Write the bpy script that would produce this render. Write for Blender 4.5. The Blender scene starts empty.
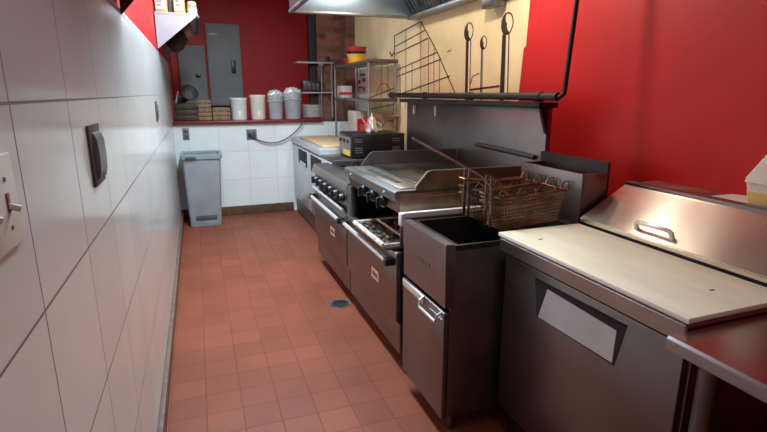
import bpy, bmesh, math, random
from mathutils import Vector, Matrix
random.seed(7)
S = bpy.context.scene
COL = S.collection
PI = math.pi

# ------------------------------------------------------------------ materials
def nt(name):
    m = bpy.data.materials.new(name); m.use_nodes = True
    t = m.node_tree; b = t.nodes['Principled BSDF']
    return m, t, b

def L(t, a, b): t.links.new(a, b)

def mat(name, col, rough=.5, metal=0., var=.08, scale=7., stretch=(1, 1, 1), bump=0., rvar=.1, trans=0., alpha=1., coat=0.):
    m, t, b = nt(name)
    tc = t.nodes.new('ShaderNodeTexCoord'); mp = t.nodes.new('ShaderNodeMapping')
    mp.inputs['Scale'].default_value = stretch
    n = t.nodes.new('ShaderNodeTexNoise'); n.inputs['Scale'].default_value = scale; n.inputs['Detail'].default_value = 5
    L(t, tc.outputs['Object'], mp.inputs['Vector']); L(t, mp.outputs['Vector'], n.inputs['Vector'])
    r = t.nodes.new('ShaderNodeValToRGB')
    c0 = [max(0, c * (1 - var * 2)) for c in col]; c1 = [min(1, c * (1 + var * 2)) for c in col]
    r.color_ramp.elements[0].position = .3; r.color_ramp.elements[1].position = .7
    r.color_ramp.elements[0].color = (*c0, 1); r.color_ramp.elements[1].color = (*c1, 1)
    L(t, n.outputs['Fac'], r.inputs['Fac']); L(t, r.outputs['Color'], b.inputs['Base Color'])
    mr = t.nodes.new('ShaderNodeMapRange')
    mr.inputs['To Min'].default_value = max(.02, rough - rvar); mr.inputs['To Max'].default_value = min(1, rough + rvar)
    L(t, n.outputs['Fac'], mr.inputs['Value']); L(t, mr.outputs['Result'], b.inputs['Roughness'])
    b.inputs['Metallic'].default_value = metal
    if trans: b.inputs['Transmission Weight'].default_value = trans
    if coat: b.inputs['Coat Weight'].default_value = coat
    if bump:
        bp = t.nodes.new('ShaderNodeBump'); bp.inputs['Strength'].default_value = bump; bp.inputs['Distance'].default_value = .01
        L(t, n.outputs['Fac'], bp.inputs['Height']); L(t, bp.outputs['Normal'], b.inputs['Normal'])
    return m

def brushed(m, amt=.8):
    t = m.node_tree; b = t.nodes['Principled BSDF']
    b.inputs['Anisotropic'].default_value = amt
    c = t.nodes.new('ShaderNodeCombineXYZ'); c.inputs[0].default_value = .869; c.inputs[2].default_value = .495
    L(t, c.outputs[0], b.inputs['Tangent']); return m

def tiles(name, col, mortar, w, h, uaxis, vaxis, u0, v0, size=.004, rough=.15, var=.05, bump=.3, split=None, nscale=3., offset=0.):
    """grid tiles laid out from world position; split=(axis value, material colour above)"""
    m, t, b = nt(name)
    g = t.nodes.new('ShaderNodeNewGeometry'); s = t.nodes.new('ShaderNodeSeparateXYZ')
    L(t, g.outputs['Position'], s.inputs[0])
    def shift(ax, off):
        a = t.nodes.new('ShaderNodeMath'); a.operation = 'SUBTRACT'; a.inputs[1].default_value = off
        L(t, s.outputs[ax], a.inputs[0]); return a.outputs[0]
    c = t.nodes.new('ShaderNodeCombineXYZ')
    L(t, shift(uaxis, u0), c.inputs[0]); L(t, shift(vaxis, v0), c.inputs[1])
    br = t.nodes.new('ShaderNodeTexBrick'); br.offset = offset; br.squash = 1
    br.inputs['Scale'].default_value = 1; br.inputs['Brick Width'].default_value = w; br.inputs['Row Height'].default_value = h
    br.inputs['Mortar Size'].default_value = size; br.inputs['Mortar Smooth'].default_value = .3
    br.inputs['Bias'].default_value = 0
    br.inputs['Color1'].default_value = (*[x * (1 - var) for x in col], 1)
    br.inputs['Color2'].default_value = (*[min(1, x * (1 + var)) for x in col], 1)
    br.inputs['Mortar'].default_value = (*mortar, 1)
    L(t, c.outputs[0], br.inputs['Vector'])
    n = t.nodes.new('ShaderNodeTexNoise'); n.inputs['Scale'].default_value = nscale; n.inputs['Detail'].default_value = 6
    L(t, g.outputs['Position'], n.inputs['Vector'])
    mx = t.nodes.new('ShaderNodeMix'); mx.data_type = 'RGBA'; mx.blend_type = 'MULTIPLY'; mx.inputs['Factor'].default_value = min(1, var * 5)
    L(t, br.outputs['Color'], mx.inputs['A'])
    rp = t.nodes.new('ShaderNodeValToRGB'); rp.color_ramp.elements[0].position = .25; rp.color_ramp.elements[1].position = .6
    rp.color_ramp.elements[0].color = (.6, .55, .5, 1); rp.color_ramp.elements[1].color = (1, 1, 1, 1)
    L(t, n.outputs['Fac'], rp.inputs['Fac']); L(t, rp.outputs['Color'], mx.inputs['B'])
    out = mx.outputs['Result']
    if split:
        cmpn = t.nodes.new('ShaderNodeMath'); cmpn.operation = 'GREATER_THAN'; cmpn.inputs[1].default_value = split[1]
        L(t, s.outputs[split[0]], cmpn.inputs[0])
        m2 = t.nodes.new('ShaderNodeMix'); m2.data_type = 'RGBA'
        L(t, cmpn.outputs[0], m2.inputs['Factor']); L(t, out, m2.inputs['A']); m2.inputs['B'].default_value = (*split[2], 1)
        out = m2.outputs['Result']
    L(t, out, b.inputs['Base Color'])
    mr = t.nodes.new('ShaderNodeMapRange'); mr.inputs['To Min'].default_value = rough; mr.inputs['To Max'].default_value = .85
    L(t, br.outputs['Fac'], mr.inputs['Value']); L(t, mr.outputs['Result'], b.inputs['Roughness'])
    bp = t.nodes.new('ShaderNodeBump'); bp.inputs['Strength'].default_value = bump; bp.inputs['Distance'].default_value = .004; bp.invert = True
    L(t, br.outputs['Fac'], bp.inputs['Height']); L(t, bp.outputs['Normal'], b.inputs['Normal'])
    return m

RED = (.52, .004, .004)
M = {}
M['floor'] = tiles('quarry_tile', (.225, .060, .032), (.155, .047, .028), .162, .162, 'X', 'Y', .092, 2.19, .0024, .50, .10, .10, nscale=2.2)
M['floor'].node_tree.nodes['Principled BSDF'].inputs['Specular IOR Level'].default_value = .28
M['tile_left'] = tiles('white_tile_left', (.74, .71, .69), (.20, .165, .15), .37, .335, 'Y', 'Z', .17, 1.435, .0031, .14, .03, .25)
M['tile_back'] = tiles('white_tile_back', (.74, .78, .78), (.52, .56, .57), .33, .335, 'X', 'Z', .22, 1.106, .003, .16, .03, .2)
M['brick'] = tiles('rough_brick', (.20, .078, .048), (.17, .11, .08), .21, .075, 'X', 'Z', 0, 0, .009, .85, .35, 1.0, nscale=9, offset=.5)
M['red'] = mat('red_paint', RED, .55, var=.06, scale=2.5)
M['red_dark'] = mat('dark_red_board', (.16, .012, .018), .35, var=.12, scale=8)
M['mural'] = mat('yellow_paint', (.78, .65, .38), .6, var=.05, scale=3)
M['ink'] = mat('black_paint_line', (.025, .010, .010), .6)
M['ink2'] = mat('brown_thin_line', (.13, .075, .03), .6)
M['ochre'] = mat('pale_highlight', (.82, .72, .47), .6)
M['ceil'] = mat('ceiling_paint', (.55, .53, .52), .8, var=.03)
M['base'] = tiles('brown_stone_base', (.15, .085, .052), (.07, .04, .03), .3, .3, 'X', 'Z', 0, 0, .003, .35, .3, .2, nscale=14)
M['base_left'] = mat('brown_base', (.15, .085, .062), .6, var=.2, scale=12)
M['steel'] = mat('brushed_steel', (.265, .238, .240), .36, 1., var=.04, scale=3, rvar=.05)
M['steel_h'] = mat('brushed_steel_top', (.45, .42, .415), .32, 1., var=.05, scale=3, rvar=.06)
M['steel_lid'] = mat('lid_steel', (.72, .65, .55), .21, .86, var=.04, scale=3, rvar=.03)
brushed(M['steel_lid'], .92)
M['steel_dark'] = mat('dull_steel', (.20, .195, .195), .40, 1., var=.10, scale=4, rvar=.07)
M['steel_warm'] = mat('greasy_steel', (.40, .33, .255), .36, 1., var=.22, scale=6, rvar=.12)
M['black_steel'] = mat('blackened_steel', (.035, .032, .033), .45, .6, var=.25, scale=6)
M['chrome'] = mat('chrome', (.86, .86, .87), .32, .6, var=.03, rvar=.05)
M['iron'] = mat('cast_iron', (.018, .018, .02), .55, .3, var=.3, scale=20, bump=.2)
M['black'] = mat('black_plastic', (.012, .012, .013), .35, var=.2)
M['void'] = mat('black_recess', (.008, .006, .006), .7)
M['oil'] = mat('dark_oil', (.015, .009, .005), .12, var=.2)
M['griddle'] = mat('griddle_plate', (.21, .205, .20), .24, 1., var=.12, scale=5)
M['white_pl'] = mat('white_plastic', (.76, .76, .74), .4, var=.03)
M['cream_pl'] = mat('cream_plastic', (.78, .73, .63), .4, var=.04)
M['board'] = mat('cutting_board', (.80, .745, .575), .5, var=.04, scale=4, stretch=(3, .8, 1))
M['board_edge'] = mat('board_edge', (.86, .83, .76), .5, var=.03)
M['bin'] = mat('grey_bin_plastic', (.27, .30, .335), .38, var=.06, scale=5)
M['bin_dark'] = mat('dark_grey_plastic', (.07, .08, .09), .45)
M['grey_tub'] = mat('translucent_grey_tub', (.40, .41, .45), .3, var=.08, scale=6)
M['foil'] = mat('foil_wrap', (.84, .85, .88), .3, .35, var=.1, scale=25, bump=.6)
M['panel'] = mat('grey_panel_paint', (.30, .315, .31), .6, var=.05, scale=3)
M['panel2'] = mat('dark_grey_panel_paint', (.24, .255, .255), .6, var=.05, scale=3)
M['fridge'] = mat('white_fridge_steel', (.52, .57, .60), .3, .45, var=.03, scale=4)
M['plate'] = mat('white_china', (.80, .78, .75), .22, var=.03)
M['wood'] = mat('pale_wood', (.22, .14, .075), .6, var=.25, scale=9, stretch=(6, 1, 1))
M['wood_dark'] = mat('dark_wood', (.045, .025, .016), .6, var=.25, scale=9)
M['wood_board'] = mat('wood_board', (.55, .38, .22), .5, var=.12, scale=8, stretch=(1, 5, 1))
M['yellow'] = mat('yellow_plastic', (.80, .43, .035), .4, var=.06)
M['redpl'] = mat('red_plastic', (.46, .022, .022), .4, var=.08)
M['card_y'] = mat('yellow_carton', (.42, .28, .08), .5, var=.10, scale=22)
M['card_w'] = mat('white_carton', (.48, .455, .41), .5, var=.06)
M['purple'] = mat('purple_print', (.16, .12, .26), .5)
M['brownprint'] = mat('brown_print', (.32, .10, .04), .5, var=.3, scale=30)
M['paper'] = mat('white_paper', (.93, .90, .87), .6, var=.02)
M['cardboard'] = mat('cardboard', (.40, .28, .16), .7, var=.12)
M['pink'] = mat('pinkish_cloth', (.30, .16, .16), .8, var=.25, scale=9)
M['shelf_w'] = mat('white_shelf_paint', (.33, .315, .345), .45, var=.04)
M['shelf_d'] = mat('shaded_shelf_paint', (.05, .012, .012), .5)  # shade on a white shelf, put into a dark base colour
M['wire'] = mat('basket_wire', (.24, .145, .085), .38, 1., var=.25, scale=15)
M['rack'] = mat('grey_rack', (.33, .32, .33), .35, .8, var=.08)
M['trim_dark'] = mat('dark_post_paint', (.018, .010, .012), .75)
M['steel_table'] = mat('table_steel', (.42, .39, .385), .22, 1., var=.05, scale=3, rvar=.05)
M['pipe'] = mat('black_pipe', (.018, .012, .012), .5, .0, var=.3, scale=10)
M['alu'] = mat('pale_aluminium', (.52, .52, .54), .42, .35, var=.03)
M['badge'] = mat('white_badge', (.78, .77, .75), .4, .2, var=.03)
M['shelf_edge'] = mat('rusty_edge', (.12, .06, .06), .5, .3, var=.2)
M['mark'] = mat('brass_reddish_plate', (.28, .13, .12), .35, .6)
M['plate_grey'] = mat('dark_grey_cover', (.065, .062, .065), .4, var=.1)
M['plate_mid'] = mat('mid_grey_cover', (.15, .145, .145), .35, var=.06)
M['beige'] = mat('beige_switch', (.72, .66, .60), .4, var=.02)
M['drain'] = mat('drain_metal', (.13, .15, .15), .45, .7, var=.2, scale=20)
M['sticker'] = mat('yellow_sticker', (.72, .48, .05), .5)
M['dressing'] = mat('yellow_dressing', (.85, .66, .24), .35, var=.04)
M['tub_clear'] = mat('clear_tub_plastic', (.86, .82, .72), .3, var=.03)
M['dirt'] = mat('brown_crumbs', (.16, .09, .05), .6, var=.5, scale=40, bump=.8)
M['pale_grease'] = mat('pale_residue', (.58, .50, .44), .45, var=.25, scale=26)
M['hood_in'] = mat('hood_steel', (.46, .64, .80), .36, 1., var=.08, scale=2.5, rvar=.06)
M['filter'] = mat('filter_steel', (.10, .11, .125), .45, .8, var=.3, scale=12)

# ------------------------------------------------------------------ mesh builder
class MB:
    def __init__(s): s.bm = bmesh.new()
    def _merge(s, b2, mtx=None):
        if mtx is not None: bmesh.ops.transform(b2, matrix=mtx, verts=b2.verts)
        me = bpy.data.meshes.new('tmp'); b2.to_mesh(me); b2.free(); s.bm.from_mesh(me); bpy.data.meshes.remove(me); return s
    def box(s, x0, x1, y0, y1, z0, z1, bev=0., mtx=None, seg=2):
        b = bmesh.new(); bmesh.ops.create_cube(b, size=1)
        bmesh.ops.scale(b, vec=(abs(x1 - x0), abs(y1 - y0), abs(z1 - z0)), verts=b.verts)
        bmesh.ops.translate(b, vec=((x0 + x1) / 2, (y0 + y1) / 2, (z0 + z1) / 2), verts=b.verts)
        if bev: bmesh.ops.bevel(b, geom=b.edges[:], offset=min(bev, .45 * min(abs(x1 - x0), abs(y1 - y0), abs(z1 - z0))), segments=seg, affect='EDGES', profile=.5)
        return s._merge(b, mtx)
    def prism(s, poly, axis, a0, a1, bev=0.):
        b = bmesh.new()
        def P(u, v, a):
            return {'x': (a, u, v), 'y': (u, a, v), 'z': (u, v, a)}[axis]
        va = [b.verts.new(P(u, v, a0)) for u, v in poly]; vb = [b.verts.new(P(u, v, a1)) for u, v in poly]
        b.faces.new(va); b.faces.new(vb[::-1]); n = len(poly)
        for i in range(n): b.faces.new((va[i], vb[i], vb[(i + 1) % n], va[(i + 1) % n]))
        bmesh.ops.recalc_face_normals(b, faces=b.faces)
        if bev: bmesh.ops.bevel(b, geom=b.edges[:], offset=bev, segments=2, affect='EDGES')
        return s._merge(b)
    def hexa(s, lo, hi):
        """frustum from two quads (4 points each, same order)"""
        b = bmesh.new(); a = [b.verts.new(p) for p in lo]; c = [b.verts.new(p) for p in hi]
        b.faces.new(a[::-1]); b.faces.new(c)
        for i in range(4): b.faces.new((a[i], a[(i + 1) % 4], c[(i + 1) % 4], c[i]))
        bmesh.ops.recalc_face_normals(b, faces=b.faces); return s._merge(b)
    def tube(s, pts, r, seg=8, closed=False, r2=None):
        pts = [Vector(p) for p in pts]; b = bmesh.new(); rings = []; n = len(pts); up = None
        for i, p in enumerate(pts):
            a = pts[i - 1] if (i > 0 or closed) else p; c = pts[(i + 1) % n] if (i < n - 1 or closed) else p
            d = (c - a).normalized()
            if up is None:
                up = d.orthogonal().normalized()
            else:
                up = (up - d * up.dot(d)); up = up.normalized() if up.length > 1e-5 else d.orthogonal().normalized()
            w = d.cross(up); rr = r if r2 is None else r + (r2 - r) * i / (n - 1)
            rings.append([b.verts.new(p + (up * math.cos(2 * PI * k / seg) + w * math.sin(2 * PI * k / seg)) * rr) for k in range(seg)])
        m = n if closed else n - 1
        for i in range(m):
            A = rings[i]; B = rings[(i + 1) % n]
            for k in range(seg): b.faces.new((A[k], A[(k + 1) % seg], B[(k + 1) % seg], B[k]))
        if not closed: b.faces.new(rings[0][::-1]); b.faces.new(rings[-1])
        bmesh.ops.recalc_face_normals(b, faces=b.faces); return s._merge(b)
    def bar(s, p0, p1, w, h):
        """flat bar, rectangular section"""
        p0 = Vector(p0); p1 = Vector(p1); d = p1 - p0; q = d.to_track_quat('Y', 'Z').to_matrix().to_4x4()
        return s.box(-w / 2, w / 2, 0, d.length, -h / 2, h / 2, min(w, h) * .2, Matrix.Translation(p0) @ q)
    def lathe(s, prof, c=(0, 0, 0), seg=24, mtx=None):
        b = bmesh.new(); rings = []
        for r, z in prof:
            if r < 1e-6: rings.append([b.verts.new((0, 0, z))])
            else: rings.append([b.verts.new((r * math.cos(2 * PI * k / seg), r * math.sin(2 * PI * k / seg), z)) for k in range(seg)])
        for A, B in zip(rings, rings[1:]):
            for k in range(seg):
                k2 = (k + 1) % seg
                if len(A) == 1 and len(B) == 1: continue
                if len(A) == 1: b.faces.new((A[0], B[k], B[k2]))
                elif len(B) == 1: b.faces.new((A[k], A[k2], B[0]))
                else: b.faces.new((A[k], A[k2], B[k2], B[k]))
        bmesh.ops.recalc_face_normals(b, faces=b.faces)
        mt = Matrix.Translation(c) @ (mtx if mtx is not None else Matrix())
        return s._merge(b, mt)
    def cyl(s, p0, p1, r, seg=16):
        p0 = Vector(p0); p1 = Vector(p1); d = p1 - p0
        q = d.to_track_quat('Z', 'Y').to_matrix().to_4x4()
        h = d.length; e = min(r * .15, h * .2)
        return s.lathe([(0, 0), (r - e, 0), (r, e), (r, h - e), (r - e, h), (0, h)], p0, seg, q)
    def build(s, name, m, parent=None, base=None, smooth=True):
        me = bpy.data.meshes.new(name)
        if base is None and parent is not None:
            root = parent
            while root.parent: root = root.parent
            base = root.location
        base = Vector(base) if base is not None else Vector((0, 0, 0))
        bmesh.ops.translate(s.bm, vec=-base, verts=s.bm.verts)
        s.bm.to_mesh(me); s.bm.free()
        if smooth:
            for p in me.polygons: p.use_smooth = True
            try: me.set_sharp_from_angle(angle=math.radians(35))
            except Exception: pass
        me.materials.append(M[m])
        o = bpy.data.objects.new(name, me); COL.objects.link(o)
        if parent is not None: o.parent = parent
        else: o.location = base
        return o

def tag(o, label, cat, group=None):
    o['label'] = label; o['category'] = cat
    if group: o['group'] = group
    return o
def thing(name, label, cat, loc, group=None):
    o = bpy.data.objects.new(name, None); COL.objects.link(o); o.location = loc; o.empty_display_size = .05
    return tag(o, label, cat, group)
def struct(o): o['kind'] = 'structure'; return o
def copy_thing(o, loc, label):
    c = o.copy(); COL.objects.link(c); c.location = loc; c['label'] = label
    for ch in list(o.children):
        d = ch.copy(); COL.objects.link(d); d.parent = c
        for g in list(ch.children):
            e = g.copy(); COL.objects.link(e); e.parent = d
    return c

# ------------------------------------------------------------------ setting
XL, XR, YB, YF, ZC = -.262, 1.90, 7.60, -2.4, 2.85
struct(MB().box(XL - .1, XR + .1, YF - .1, YB + .1, -.1, 0).build('floor', 'floor', smooth=False))
struct(MB().box(XL - .1, XR + .1, YF - .1, YB + .1, ZC, ZC + .1).build('ceiling', 'ceil', smooth=False))
struct(MB().box(XL - .12, XL - .008, YF - .1, YB + .1, 0, ZC).build('wall_left', 'red', smooth=False))
struct(MB().box(XL - .008, XL, YF, 7.0, 0, 1.79, .001).build('trim_1', 'tile_left', smooth=False))['label'] = 'white tile cladding of the left wall'
struct(MB().box(XR, XR + .1, YF - .1, YB + .1, 0, ZC).build('wall_right', 'red', smooth=False))
struct(MB().box(XL - .1, XR + .1, YB, YB + .1, 0, ZC).build('wall_back', 'red', smooth=False))
struct(MB().box(XL - .1, XR + .1, YF - .1, YF, 0, ZC).build('wall_front', 'red', smooth=False))
# half wall, brick pier, dark post
struct(MB().box(XL, 1.90, 6.22, 6.34, 0, 1.10).build('wall_partition', 'tile_back', smooth=False))
struct(MB().prism([(1.47, 6.42), (1.79, 6.42), (1.79, 6.345), (1.90, 6.345), (1.90, 6.85), (1.47, 6.85)], 'z', 1.10, ZC).build('wall_pier', 'brick', smooth=False))
struct(MB().prism([(1.78, 6.205), (1.899, 6.205), (1.899, 6.344), (1.78, 6.344)], 'z', 1.101, ZC).build('wall_pier_return', 'brick', smooth=False))
struct(MB().box(1.47, 1.90, 6.43, 6.85, 0, 1.10).build('wall_pier_base', 'brick', smooth=False))
struct(MB().box(1.375, 1.468, 6.44, 6.55, 0, ZC, .004).build('trim_2', 'trim_dark'))
struct(MB().box(XL + .001, 1.06, 6.205, 6.22, 0, .11, .003).build('baseboard_back', 'base'))
struct(MB().box(XL, XL + .022, YF, 6.2, 0, .088, .003).build('baseboard_left', 'base_left'))
# dark red counter on the half wall
ct = MB().box(XL + .002, 1.465, 6.17, 6.75, 1.10, 1.135, .006).build('countertop', 'red_dark', base=(.6, 6.4, 1.10))
tag(ct, 'dark red bar counter running along the top of the white tiled half wall', 'countertop')
# support under the counter's far edge
struct(MB().box(XL, 1.46, 6.70, 6.74, 0, 1.098).build('wall_counter', 'red', smooth=False))

# ------------------------------------------------------------------ mural on the right wall
mu = thing('wall_mural', 'yellow painted wall mural with black line drawing behind the ranges', 'mural', (XR - .003, 4.4, 1.0))
MB().prism([(2.727, .9), (2.727, 1.457), (2.705, 1.716), (2.684, 1.721), (2.674, 1.955), (2.665, 2.55), (7.0, 2.55), (7.0, .9)], 'x', XR - .003, XR - .0005).build('painted_ground', 'mural', mu, smooth=False)
def wall_line(pts, w, mb):
    for (a, b) in zip(pts, pts[1:]):
        mb.bar((XR - .0045, a[0], a[1]), (XR - .0045, b[0], b[1]), .003, w) if abs(a[0] - b[0]) > abs(a[1] - b[1]) else mb.bar((XR - .0045, a[0], a[1]), (XR - .0045, b[0], b[1]), .003, w)
gl = MB()
for a, b in ([(4.863, 1.998), (4.233, 2.054)], [(4.861, 1.895), (4.138, 1.972)], [(4.860, 1.822), (4.069, 1.902)], [(4.858, 1.664), (3.893, 1.775)],
             [(4.857, 1.600), (3.817, 1.718)], [(4.706, 1.439), (3.655, 1.581)], [(5.75, 1.38), (4.85, 1.50)], [(5.6, 1.27), (4.85, 1.34)]):
    wall_line([a, b], .009, gl)
wall_line([(4.233, 2.054), (3.893, 1.775), (3.512, 1.40)], .010, gl)
wall_line([(4.863, 1.998), (4.860, 1.853), (4.93, 1.81), (4.99, 1.855)], .016, gl)
wall_line([(4.860, 1.853), (4.88, 1.2)], .010, gl)
gl.build('net_outline', 'ink', mu)
gv = MB()
for a, b in ([(4.570, 2.018), (4.554, 1.30)], [(4.233, 2.054), (4.206, 1.40)], [(4.069, 1.902), (4.046, 1.40)], [(3.956, 1.805), (3.937, 1.40)], [(3.849, 1.720), (3.834, 1.40)],
             [(4.415, 1.725), (4.405, 1.30)], [(3.716, 1.767), (3.653, 1.774)], [(4.7, 1.6), (4.69, 1.2)], [(5.25, 1.74), (5.25, 1.3)], [(5.05, 1.74), (5.05, 1.3)], [(5.25, 1.74), (5.05, 1.74)]):
    wall_line([a, b], .007, gv)
wall_line([(5.42, 1.42), (5.36, 1.50), (5.25, 1.545), (5.12, 1.55), (5.0, 1.50), (4.9, 1.40)], .008, gv)
gv.build('thin_lines', 'ink2', mu)
gg = MB(); wall_line([(3.335, 1.473), (2.948, 1.495)], .012, gg); wall_line([(3.332, 1.512), (3.305, 1.566), (3.215, 1.586)], .006, gg); gg.build('ground_line', 'ink', mu)
# three ball-topped posts
for (cy, cz, ry, rz, tilt, y0, y1, yb0, yb1, ztop, w) in ((3.385, 1.880, .062, .061, .0, 3.418, 3.351, 3.402, 3.333, 1.815, .010), (3.174, 1.786, .042, .044, 0, 3.199, 3.180, 3.184, 3.163, 1.740, .007), (2.896, 1.877, .064, .065, 0, 2.942, 2.869, 2.936, 2.845, 1.810, .011)):
    ym = y0 + (y1 - y0) * .58; ybm = yb0 + (yb1 - yb0) * .58
    dk = MB(); dk.prism([(y0, ztop), (ym, ztop), (ybm, 1.40), (yb0, 1.40)], 'x', XR - .006, XR - .003)
    wall_line([(y1, ztop), (yb1, 1.40)], w * .8, dk); wall_line([(y0, ztop), ((y0 + y1) / 2, ztop + .014), (y1, ztop)], w * .8, dk)
    ring = [(cy + ry * math.cos(a), cz + rz * math.sin(a)) for a in [2 * PI * k / 28 for k in range(28)]]
    wall_line(ring + [ring[0]], w * .7, dk)
    # dark crescent on the far, lower side of the ball
    aa = [math.radians(75 - 195 * k / 20) for k in range(21)]
    arc = [(cy + ry * math.cos(a), cz + rz * math.sin(a)) for a in aa]
    inner = []
    for k in range(19, 0, -1):
        f = 1 - .85 * math.sin(PI * k / 20) ** .8
        inner.append((cy + ry * f * math.cos(aa[k]) - ry * .1 * (1 - f), cz + rz * f * math.sin(aa[k]) + rz * .1 * (1 - f)))
    dk.prism(arc + inner, 'x', XR - .006, XR - .003)
    dk.build('ball_post_drawing', 'ink', mu, smooth=False)
    hl = MB(); hl.prism([(ym, ztop), (y1, ztop), (yb1, 1.40), (ybm, 1.40)], 'x', XR - .0045, XR - .003); hl.build('pale_highlight', 'ochre', mu, smooth=False)

# ------------------------------------------------------------------ notice on the far right wall
no = thing('wall_notice', 'white paper notice with red brown pictures on the far yellow wall behind the rack', 'poster', (XR - .006, 5.95, 1.50))
MB().box(XR - .0055, XR - .0035, 5.73, 6.18, 1.22, 1.76).build('sheet', 'paper', no)
random.seed(3)
for (y, z, w, h) in ((5.90, 1.66, .20, .03), (6.05, 1.58, .13, .05), (5.85, 1.60, .12, .05), (6.0, 1.52, .18, .02), (5.85, 1.50, .07, .05), (6.08, 1.48, .08, .05), (6.1, 1.40, .1, .02), (5.84, 1.37, .1, .02)):
    MB().box(XR - .007, XR - .0055, y - w / 2, y + w / 2, z - h / 2, z + h / 2).build('printed_picture', 'brownprint', no)

# ------------------------------------------------------------------ red paint fill is wall_right; black gas pipe
pp = thing('gas_pipe', 'black pipe running level above the steel back panel then turning up the red wall', 'pipe', (1.66, 3.2, 1.40))
path = [(1.655, 4.32, 1.432), (1.655, 2.055, 1.432)]
for k in range(1, 7):
    a = k / 6 * PI / 2; path.append((1.655 + .003 * k, 2.055 - .022 * math.sin(a), 1.452 - .022 * math.cos(a)))
path.append((1.70, 2.03, 1.9)); path.append((1.715, 2.03, 2.2))
MB().tube(path[:1] + path[1:2], .021, 12).build('level_run', 'pipe', pp)
MB().tube(path[1:], .0115, 12).build('riser', 'pipe', pp)
for y in (4.31, 3.6, 2.9, 2.2): MB().cyl((1.655, y - .025, 1.432), (1.655, y + .025, 1.432), .026, 14).build('collar', 'pipe', pp)

# ------------------------------------------------------------------ left wall fittings
sw = thing('light_switch', 'beige two-lever light switch plate on white tile at left edge', 'switch', (XL, .795, 1.30))
MB().box(XL, XL + .006, .70, .858, 1.238, 1.368, .004).build('cover_plate', 'beige', sw)
for y in (.742, .816):
    MB().box(XL + .005, XL + .0075, y - .006, y + .006, 1.288, 1.316, .001).build('toggle_slot', 'mark', sw)
    MB().bar((XL + .004, y, 1.298), (XL + .017, y + .008, 1.291), .009, .009).build('toggle', 'beige', sw)
    for z in (1.267, 1.335): MB().cyl((XL + .005, y, z), (XL + .0075, y, z), .0036, 10).build('screw', 'plate_mid', sw)
gp = thing('wall_outlet_cover', 'dark grey raised cover plate on the near white tile wall', 'outlet cover', (XL, 1.507, 1.29))
MB().box(XL, XL + .007, 1.432, 1.578, 1.215, 1.372, .003).build('back_plate', 'plate_grey', gp)
MB().prism([(XL + .006, 1.228), (XL + .006, 1.352), (XL + .012, 1.346), (XL + .017, 1.33), (XL + .019, 1.29), (XL + .017, 1.25), (XL + .012, 1.234)], 'y', 1.462, 1.562).build('cover_flap', 'plate_mid', gp)
MB().cyl((XL + .006, 1.569, 1.232), (XL + .012, 1.569, 1.232), .004).build('latch', 'chrome', gp)
g2 = thing('wall_outlet_cover', 'small dark plate far along the tiled left wall at eye level', 'outlet cover', (XL, 3.835, 1.33))
MB().box(XL, XL + .008, 3.78, 3.89, 1.262, 1.395, .003).build('cover_plate', 'plate_grey', g2)
MB().box(XL + .008, XL + .016, 3.80, 3.87, 1.285, 1.375, .004).build('cover_flap', 'plate_mid', g2)
# outlets on the half wall
YW = 6.22
o1 = thing('wall_outlet', 'grey outlet plate on the half wall above the grey bin', 'outlet', (-.137, YW, .99))
MB().box(-.172, -.102, YW - .007, YW, .925, 1.06, .003).build('cover_plate', 'plate_mid', o1)
for z in (.965, 1.022): MB().box(-.155, -.119, YW - .0095, YW - .006, z - .017, z + .017, .004).build('socket', 'plate_grey', o1)
o2 = thing('wall_outlet', 'grey double outlet plate with black plug on half wall below the white tubs', 'outlet', (.595, YW, .97))
MB().box(.535, .655, YW - .007, YW, .905, 1.03, .003).build('cover_plate', 'plate_mid', o2)
for x in (.57, .62): MB().box(x - .017, x + .017, YW - .0095, YW - .006, .93, 1.005, .004).build('socket', 'plate_grey', o2)
cd = thing('power_cord', 'dark power cord looping from the double outlet to the fridge corner', 'cord', (.575, YW - .02, .97))
MB().box(.558, .586, YW - .045, YW - .009, .955, .99, .006).build('plug', 'black', cd)
cp = [(.573, 6.18, .965)]
for k in range(1, 15):
    u = k / 14; cp.append((.573 + .585 * u, 6.19 - .02 * u, .965 - .47 * u * (1 - u) * 1.15 + .07 * u))
cp += [(1.20, 6.165, 1.09), (1.235, 6.155, 1.16)]
MB().tube(cp, .0075, 6).build('cable', 'plate_grey', cd)

# wall shelf with cartons
sh = thing('wall_shelf', 'white wall shelf on triangular bracket carrying yellow cartons', 'shelf', (XL, 5.4, 2.08))
MB().box(XL, .075, 4.80, 6.15, 2.085, 2.105, .002).build('shelf_board', 'shelf_w', sh)
for y in (4.80, 6.10):
    MB().prism([(XL, 2.085), (.07, 2.085), (XL, 1.812)], 'y', y, y + .016, .001).build('bracket', 'shelf_w', sh)
MB().box(.060, .088, 4.81, 6.1, 2.06, 2.09, .004).build('front_lip', 'black', sh)
s2 = thing('wall_shelf', 'bracketed shelf coloured dark for shade, high on the near left wall, only its corner showing', 'shelf', (XL, 1.7, 2.08))
MB().box(XL, .03, 1.0, 2.47, 2.085, 2.105, .002).build('shelf_board', 'shelf_d', s2)
for y in (1.2, 2.45):
    MB().prism([(XL, 2.085), (.03, 2.085), (XL, 1.765)], 'y', y, y + .016, .001).build('bracket', 'shelf_d', s2)
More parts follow.
